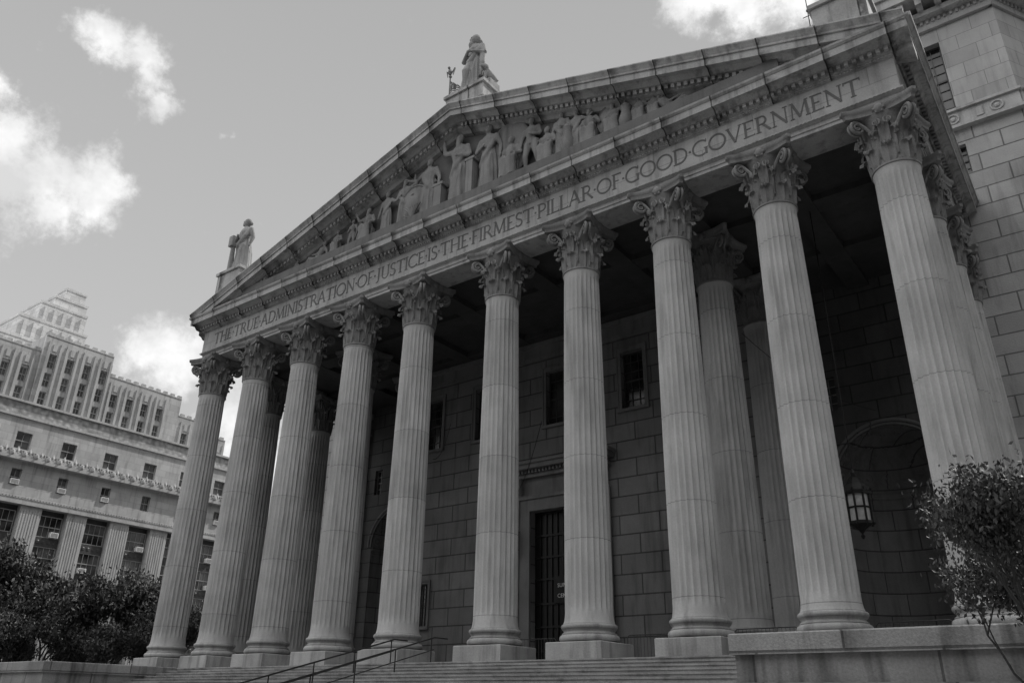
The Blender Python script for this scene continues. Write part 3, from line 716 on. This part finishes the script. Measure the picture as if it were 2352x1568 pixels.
mb=standing(1,('fold','down'),yaw=-.9);mb.box(-.95,-.5,-.6,-.2,2.0,2.75);robe(mb,[(0,-.05,.1,.66,.55,.12),(1.5,0,.1,.52,.42,.1),(2.2,0,.05,.4,.33,.05)],.4,8)
mb.tube([(-.7,-.3,0),(-.7,-.35,2.0)],[.22,.14],8)
S2=remeshed(mb,.04,'statue_figure',M_statue)
statue(1.35,-.5,20.6,22.45,1.1,S2,.98,'robed stone figure holding tablets on the pediment corner')
statue(38.15,-.5,20.1,22.15,.95,S2,.95,'robed stone figure on the pediment corner beside the upper wall',-1)
# flagpole
fe=empty('flagpole',(17.4,.5,25.4),'slender roof flagpole with eagle finial and drooping striped flag','flagpole')
mb=MB();mb.tube([(17.4,.5,25.2),(17.4,.5,30.6)],.05,8);add('pole',mb,M_steel,fe)
mb=MB();mb.sphere((17.4,.5,30.65),.1,8);mb.sphere((17.4,.45,30.95),(.12,.14,.22),8);mb.sphere((17.4,.35,31.2),.09,8)
for s in(-1,1): mb.tube([(17.4+s*.06,.5,30.9),(17.4+s*.28,.52,31.15),(17.4+s*.2,.5,30.7)],[.06,.07,.02],6)
add('finial',mb,M_relief,fe)
m,nt,b=nmat('striped_flag');tc=N(nt,'ShaderNodeTexCoord').outputs['Object'];sp=N(nt,'ShaderNodeSeparateXYZ');nt.links.new(tc,sp.inputs[0])
w_=mth(nt,'GREATER_THAN',mth(nt,'MODULO',mth(nt,'ADD',sp.outputs['Z'],100),.16),.08)
can=mth(nt,'GREATER_THAN',sp.outputs['Z'],29.55)
vo=N(nt,'ShaderNodeTexVoronoi');vo.inputs['Scale'].default_value=8;nt.links.new(tc,vo.inputs['Vector'])
star=mrange(nt,mth(nt,'LESS_THAN',vo.outputs['Distance'],.3),0,1,.04,.6)
v=mth(nt,'ADD',mth(nt,'MULTIPLY',can,star),mth(nt,'MULTIPLY',mth(nt,'SUBTRACT',1,can),mrange(nt,w_,0,1,.1,.6)))
cc=N(nt,'ShaderNodeCombineColor')
for i in range(3): nt.links.new(v,cc.inputs[i])
nt.links.new(cc.outputs[0],b.inputs['Base Color'])
mb=MB();vs=[];fs=[];nu,nv=14,10
for j in range(nv+1):
    for i in range(nu+1):
        u=i/nu;t=j/nv
        vs.append((17.45+.75*u,.5+.12*math.sin(u*14+t*2)*(u+.2),30.3-1.15*t-.75*u*(1-.2*t)))
for j in range(nv):
    for i in range(nu): fs.append((j*(nu+1)+i,j*(nu+1)+i+1,(j+1)*(nu+1)+i+1,(j+1)*(nu+1)+i))
mb.add(vs,fs);add('flag',mb,m,fe,smooth=180)
mb=MB();mb.tube([(36.3,3,20.5),(36.3,3,26),(36.3,3,30.5)],[.05,.03,.015],6);mb.sphere((36.3,3,26.2),.08,6);mb.tube([(36.05,3,25.9),(36.55,3,25.9)],.02,5)
tag(add('lightning_rod',mb,M_metal),'thin dark lightning rod rising from the portico roof','lightning rod')
# ---------------------------------------------------------------- office building across the street
OX=-45.0
off=empty('office_building',(OX-10,12,GZ),'stepped limestone office block with pilasters and tiered crown','office building')
BY=[3.25,7.9,12.55,17.2,21.9,26.55,31.2];Y1=34.0;Y0=-14
w=MB();w.box(OX-30,OX-.8,Y0,Y1,GZ,15.6);add('rear_wall',w,M_spand,off)
for i in range(len(BY)+1):
    a=(BY[i-1]+1.28) if i>0 else Y0;b_=(BY[i]-1.28) if i<len(BY) else Y1
    pil=MB();pil.box(OX-.8,OX-.06,a,b_,GZ,15.6)
    yy=max(a,0)+.12
    while yy<b_-.1:
        pil.box(OX-.06,OX,yy,yy+.14,GZ,15.25);yy+=.27
    add('pilaster',pil,M_limep,off)
def fpanel(name,y0,y1,z0,z1,holes,x,mat,th=.4): return panel(name,rect(y0,y1,z0,z1),holes,th,mat,off,(x,0,0),pi/2)
fpanel('attic_wall',Y0,Y1,16.4,19.75,[rect(y-.5,y+.5,17.35,19.0) for y in BY],OX,M_lime)
fpanel('upper_storey_wall',Y0,Y1,21.0,24.3,[rect(y+.1-.75,y+.1+.75,21.15,22.9) for y in BY],OX-.7,M_lime)
fpanel('carved_frieze',Y0,Y1-1,24.5,25.9,[],OX-.75,M_limec)
b2=MB()
b2.box(OX-30,OX+.25,Y0,Y1+.1,15.6,15.95);b2.box(OX-30,OX+.05,Y0,Y1,15.95,16.4)
yy=0
while yy<Y1: b2.box(OX+.05,OX+.18,yy,yy+.15,16.15,16.35);yy+=.3
b2.box(OX-.5,OX+.75,Y0,Y1+.3,19.75,20.05);b2.box(OX-.5,OX+.45,Y0,Y1+.2,20.05,20.45)
b2.box(OX-30,OX-.5,Y0,Y1-.6,24.3,24.52);b2.box(OX-30,OX-.5,Y0,Y1-.9,25.88,26.1)
b2.box(OX-30,OX-1.1,Y0,Y1-.5,16.4,24.4);b2.box(OX-30,OX-1.16,Y0,Y1-1.5,24.4,25.9);b2.box(OX-.9,OX-.45,Y0,Y1,16.4,17.2)
yy=1.0
while yy<Y1:
    b2.sphere((OX+.62,yy,20.35),(.26,.26,.32),8);b2.sphere((OX+.85,yy,20.25),(.12,.12,.12),6)
    b2.lathe([(.3,0),(.22,.25),(.1,.5),(.02,.72)],6,(OX+.2,yy+.58,20.44))
    b2.tube([(OX+.4,yy+.25,20.45),(OX+.45,yy+.4,20.8),(OX+.4,yy+.58,20.55),(OX+.45,yy+.8,20.8),(OX+.4,yy+.95,20.45)],.07,5)
    yy+=1.163
add('ornate_cornice',b2,M_limep,off,smooth=40)
bigw=window(2.3,2.15,4,2,.08,(M_frame,M_glass));atw=window(1.0,1.65,2,2,.07);upw=window(1.5,1.75,2,2,.08)
acm=MB();acm.box(-.4,.4,-.45,.02,0,.5);acm.box(-.34,.34,-.46,-.451,.06,.44,1);ACM=acm.mesh('air_conditioner',[M_ac,M_frame])
def ofw(me,y,z,x,ac=0,off_y=0):
    wo=add('window',me,None,off,(x,y,z),pi/2)
    if ac:
        a=add('air_conditioner',ACM,None,wo,(x,y,z));a.location=(off_y,0,.08)
for i,y in enumerate(BY):
    for k,z in enumerate((12.9,9.85,6.8,3.75,.7)):
        if y<7 : continue
        ofw(bigw,y,z,OX-.55,ac=random.random()<.75,off_y=random.choice((-.55,0,.0,.5)))
    ofw(atw,y,17.35,OX-.25,ac=random.random()<.6);ofw(upw,y+.1,21.15,OX-.95)
for y in BY:
    for z in (11.98,8.93,5.88,2.83):
        sp_=MB();sp_.box(OX-.8,OX-.5,y-1.2,y+1.2,z+.03,z+.88)
        for q in (-.8,-.27,.27,.8): sp_.sphere((OX-.5,y+q,z+.45),(.07,.2,.22),6)
        add('spandrel',sp_,M_spand,off)
blocks=[(-14,7.6,32.0),(7.6,15.2,33.9),(15.2,24.6,31.7),(24.6,27.6,29.6),(27.6,31.5,28.2)]
XB=OX-1.4
M_frame2=plain('upper_window_frame',.3,.5)
nw=window(.72,1.5,2,2,.07,(M_frame2,M_glass))
for bi,(a,b_,top) in enumerate(blocks):
    up=MB()
    off_x=XB+(.35 if bi==1 else 0)
    strips=[]
    yy=max(a,1.5)+1.15
    while yy<b_-.7: strips.append(yy);yy+=1.9
    zt=top-1.9
    fpanel('upper_block',a,b_,26.1,top,[rect(s-.38,s+.38,26.15,zt) for s in strips],off_x,M_lime,.3)
    up.box(OX-28,off_x-.3,a+.01,b_-.01,26.1,top-.01)
    for s in strips:
        z=26.2
        while z+1.5<=zt+.1:
            wo=add('window',nw,None,off,(off_x-.22,s,z),pi/2)
            up.box(off_x-.3,off_x-.12,s-.37,s+.37,z+1.52,z+2.05);z+=2.1
        for q in(-.62,.62):
            up.box(off_x,off_x+.14,s+q-.12,s+q+.12,26.1,zt+.9);up.box(off_x,off_x+.1,s+q-.07,s+q+.07,zt+.9,zt+1.35)
        up.box(off_x,off_x+.08,s-.2,s+.2,zt+.3,zt+1.1);
    up.box(off_x-.4,off_x+.05,a+.02,b_-.02,top,top+.12)
    yy=max(a,0)+.3
    while yy<b_-.5: up.box(off_x-.3,off_x+.02,yy,yy+.5,top+.12,top+.42);yy+=.95
    add('upper_block_piers',up,M_limep,off)
tw=MB()
TX=OX-13
for z0,z1,W_,yc,dx in ((26,37.6,11.5,11.9,0),(37.6,41.0,8.2,13.2,-1.4),(41.0,44.0,5.8,14.3,-2.4),(44.0,45.7,4.1,15.2,-3.2),(45.7,47.6,2.6,15.8,-4.0)):
    tw.box(TX+dx-W_,TX+dx,yc-W_/2,yc+W_/2,z0,z1);tw.box(TX+dx-W_-.08,TX+dx+.08,yc-W_/2-.08,yc+W_/2+.08,z1-.3,z1+.05)
    k=yc-W_/2+.5
    if W_>5:
        while k<yc+W_/2-.4: tw.box(TX+dx,TX+dx+.22,k,k+.35,z0,z1-.7);k+=1.15
add('tower_crown',tw,M_tower,off)
# ---------------------------------------------------------------- blocks across the square (added out of view to shade the low sky)
def far_block(x0,x1,y0,y1,h):
    e=empty('shading_block',((x0+x1)/2,(y0+y1)/2,GZ),'unseen plain masonry office block added to shade the low sky','office building','unseen office blocks added to shade the low sky')
    mb=MB();mb.box(x0,x1,y0,y1,GZ,h);mb.box(x0-.6,x1+.6,y0-.6,y1+.6,h,h+1);add('block_wall',mb,M_far,e)
    mb=MB();x=x0+2
    while x<x1-2:
        z=2
        while z<h-3: mb.box(x,x+1.6,y1-.02,y1+.03,z,z+2.2);z+=4
        x+=4
    o=add('window_grid',mb,M_glass,e);o['kind']='stuff'
M_far=stone('facing_block_masonry',.14,.2,.2,.2)
far_block(-45,-12,-115,-80,48);far_block(-8,30,-120,-84,62);far_block(35,70,-112,-78,44);far_block(75,110,-100,-66,55);far_block(78,104,-52,20,46)  # last block added to cut sky light from the right
# ---------------------------------------------------------------- ground
def sheet(name,x0,x1,y0,y1,z,mat):
    mb=MB();mb.add([(x0,y0,z),(x1,y0,z),(x1,y1,z),(x0,y1,z)],[(0,1,2,3)]);return tag(add(name,mb,mat),None,None,None,'structure')
sheet('ground',-1500,1500,-1500,1500,GZ-.03,M_ground)
sheet('pavement',-30,80,-32,40,GZ-.004,M_pave)
sheet('street',-42,-30,-300,300,GZ-.02,M_asph);sheet('road',-300,300,-48,-32.3,GZ-.016,M_asph)
mb=MB();mb.box(-30.2,-30,-32,40,GZ-.1,GZ+.0);mb.box(-30,80,-32.2,-32,GZ-.1,GZ);tag(add('kerb',mb,M_step),None,None,None,'structure')
# ---------------------------------------------------------------- trees
def tree_mesh(seed,h,cr,leaves,ls,trunk_r,lm,up=.2,spread=.85):
    rnd=random.Random(seed);t=MB();tips=[]
    def br(p,d,l,r,dep):
        pts=[p];q=p
        for k in range(3):
            d=(d+Vector((rnd.uniform(-.25,.25),rnd.uniform(-.25,.25),rnd.uniform(-.05,up)))).normalized();q=q+d*l/3;pts.append(q)
        t.tube(pts,[r,r*.85,r*.72,r*.6],6)
        if dep==0: tips.append((q,d));tips.append((pts[2],d));return
        for k in range(3):
            a=rnd.uniform(0,2*pi);nd=(d*1.0+Vector((math.cos(a),math.sin(a),rnd.uniform(-.1,.5)))*spread).normalized()
            br(q if k else pts[2],nd,l*.72,r*.58,dep-1)
    br(Vector((0,0,0)),Vector((0,0,1)),h*.32,trunk_r,4)
    f=MB()
    wts=[rnd.random()**1.5+.15 for _ in tips];picks=rnd.choices(range(len(tips)),wts,k=leaves)
    for i in picks:
        c,d=tips[i];s=cr
        g=Vector((rnd.gauss(0,s),rnd.gauss(0,s),rnd.gauss(0,s*.8)))+d*rnd.uniform(-.5,1.2)*s*2.4;p=c+g
        a=Euler((rnd.uniform(0,6),rnd.uniform(0,6),rnd.uniform(0,6))).to_matrix();l=ls*rnd.uniform(.6,1.3)
        f.add([p+a@Vector((-l,0,0)),p+a@Vector((0,-l*.45,l*.1)),p+a@Vector((l,0,0)),p+a@Vector((0,l*.45,l*.1))],[(0,1,2,3)])
    return t.mesh('trunk',[M_bark],60),f.mesh('crown',[lm])
def tree(x,y,meshes,s,rz_,lab,grp='street trees beside the courthouse',name='tree',cat='tree',z=GZ):
    e=empty(name,(x,y,z),lab,cat,grp);e.rotation_euler=(0,0,rz_);e.scale=(s,s,s)
    for me,nm in zip(meshes,('trunk','crown')):
        o=bpy.data.objects.new(nm,me);o.parent=e;col.objects.link(o)
T1=tree_mesh(3,11,.34,22000,.15,.22,M_leaf);T2=tree_mesh(11,10,.34,22000,.15,.2,M_leaf)
for x,y,t,s,r in ((-20.5,-.9,T1,1.2,0),(-17.2,6.6,T2,1.12,1),(-24,5,T2,1.0,2.2),(-15,2.2,T2,.72,3.1),(-19,11,T1,.85,4),(-27,-1.5,T1,1.25,5),(-13,7.8,T1,.66,2),(-18,-1.6,T2,.72,.4),(-16.5,.2,T1,.66,1.7),(-22,1.5,T1,.85,2.9)):
    tree(x,y,t,s,r,'leafy dark street tree standing beside the courthouse pavement')
T3=tree_mesh(21,5.0,.12,16000,.040,.07,M_leaf2,.3,.9);T4=tree_mesh(33,4.6,.12,14000,.040,.06,M_leaf2,.3,.9)
tree(40.85,-12.9,T3,1.0,.5,'small loose-leaved tree in front of the granite podium','small trees at the podium','small_tree')
tree(41.9,-12.1,T4,.98,2.5,'small loose-leaved tree in front of the granite podium','small trees at the podium','small_tree')
# ---------------------------------------------------------------- camera
cam=bpy.data.objects.new('camera',bpy.data.cameras.new('camera'));col.objects.link(cam);sc.camera=cam
yw,pt,rl_=-.6424,.4278,.0168
F=Vector((math.sin(yw)*math.cos(pt),math.cos(yw)*math.cos(pt),math.sin(pt)));R=Vector((math.cos(yw),-math.sin(yw),0));U=R.cross(F)
R2=R*math.cos(rl_)+U*math.sin(rl_);U2=-R*math.sin(rl_)+U*math.cos(rl_)
mw=Matrix((R2,U2,-F)).transposed().to_4x4();mw.translation=Vector((41.7461,-25.7403,-2.1174));cam.matrix_world=mw
cam.data.sensor_width=36;cam.data.lens=1847.18/2352*36;cam.data.clip_end=5000;cam.data.clip_start=.1
# ---------------------------------------------------------------- light
S=Vector((.34,.90,0)).normalized()*math.cos(math.radians(48))+Vector((0,0,math.sin(math.radians(48))))
sun=bpy.data.lights.new('sun','SUN');sun.energy=3.8;sun.angle=math.radians(.5);sun.color=(1,.99,.97)
so=bpy.data.objects.new('sun',sun);so.rotation_euler=S.to_track_quat('Z','Y').to_euler();so.location=(0,60,80);col.objects.link(so)
wd=bpy.data.worlds.new('World');sc.world=wd;wd.use_nodes=True;nt=wd.node_tree;bg=nt.nodes['Background']
sky=N(nt,'ShaderNodeTexSky');sky.sky_type='NISHITA';sky.sun_disc=False;sky.sun_elevation=math.radians(48);sky.sun_rotation=math.atan2(S.x,S.y)
bw=N(nt,'ShaderNodeRGBToBW');nt.links.new(sky.outputs[0],bw.inputs[0])
d=N(nt,'ShaderNodeTexCoord').outputs['Generated']
nz=N(nt,'ShaderNodeVectorMath',operation='NORMALIZE');nt.links.new(d,nz.inputs[0]);d=nz.outputs[0]
sxyz=N(nt,'ShaderNodeSeparateXYZ');nt.links.new(d,sxyz.inputs[0])
base=mth(nt,'ADD',mrange(nt,sxyz.outputs['Z'],.2,.8,5.3,3.7),mrange(nt,bw.outputs[0],0,1.5,0,.5))
dist=N(nt,'ShaderNodeTexNoise');dist.inputs['Scale'].default_value=12;dist.inputs['Detail'].default_value=5;nt.links.new(d,dist.inputs['Vector'])
sub=N(nt,'ShaderNodeVectorMath',operation='SUBTRACT');nt.links.new(dist.outputs['Color'],sub.inputs[0]);sub.inputs[1].default_value=(.5,.5,.5)
scl=N(nt,'ShaderNodeVectorMath',operation='SCALE');nt.links.new(sub.outputs[0],scl.inputs[0]);scl.inputs['Scale'].default_value=.10
dd=N(nt,'ShaderNodeVectorMath',operation='ADD');nt.links.new(d,dd.inputs[0]);nt.links.new(scl.outputs[0],dd.inputs[1])
blobs=[((-1610,560,1395),.030),((-1560,600,1340),.034),((-1530,650,1270),.022),((-1500,690,1220),.016),((-1860,490,1180),.046),((-1840,560,1100),.050),((-1720,630,1090),.038),((-1790,590,1090),.046),((-1690,680,1100),.026),((-1830,430,1330),.022),
 ((-1626,912.8,712.8),.044),((-1592.3,1004.8,595.8),.05),((-1540,1060,500),.05),((-490,1330,1490),.028),((-400,1400,1505),.042),((-300,1460,1505),.042),((-1408.9,799.7,1196.9),.007),((-1500,790,1090),.004)]
cur=None
for c,r in blobs:
    v=Vector(c).normalized();n=N(nt,'ShaderNodeVectorMath',operation='DISTANCE');nt.links.new(dd.outputs[0],n.inputs[0]);n.inputs[1].default_value=v
    o=mrange(nt,n.outputs['Value'],0,r*2.0,1,0)
    cur=o if cur is None else mth(nt,'MAXIMUM',cur,o)
n2=noise(nt,d,20,9,.66)
cm=mrange(nt,mth(nt,'ADD',cur,mth(nt,'MULTIPLY',mth(nt,'SUBTRACT',n2,.5),1.8)),.26,.88,0,1,True)
cl=mrange(nt,noise(nt,d,9,5),.35,.65,7.2,11.5)
v=mth(nt,'ADD',mth(nt,'MULTIPLY',base,mth(nt,'SUBTRACT',1,cm)),mth(nt,'MULTIPLY',cl,cm))
# bright broken cloud bank added unseen behind the camera as soft fill light
nb=noise(nt,d,3,6,.6)
dt=N(nt,'ShaderNodeVectorMath',operation='DOT_PRODUCT');nt.links.new(d,dt.inputs[0]);dt.inputs[1].default_value=Vector((-.1,-.62,.78)).normalized()
bm=mth(nt,'MULTIPLY',mrange(nt,dt.outputs['Value'],.45,.75,0,1,True),mrange(nt,nb,.35,.5,.35,1,True))
v=mth(nt,'ADD',mth(nt,'MULTIPLY',v,mth(nt,'SUBTRACT',1,bm)),mth(nt,'MULTIPLY',17.0,bm))
cc=N(nt,'ShaderNodeCombineColor')
for i in range(3): nt.links.new(v,cc.inputs[i])
nt.links.new(cc.outputs[0],bg.inputs[0]);bg.inputs[1].default_value=.1
sc.view_settings.view_transform='Standard';sc.view_settings.look='None';sc.view_settings.exposure=0
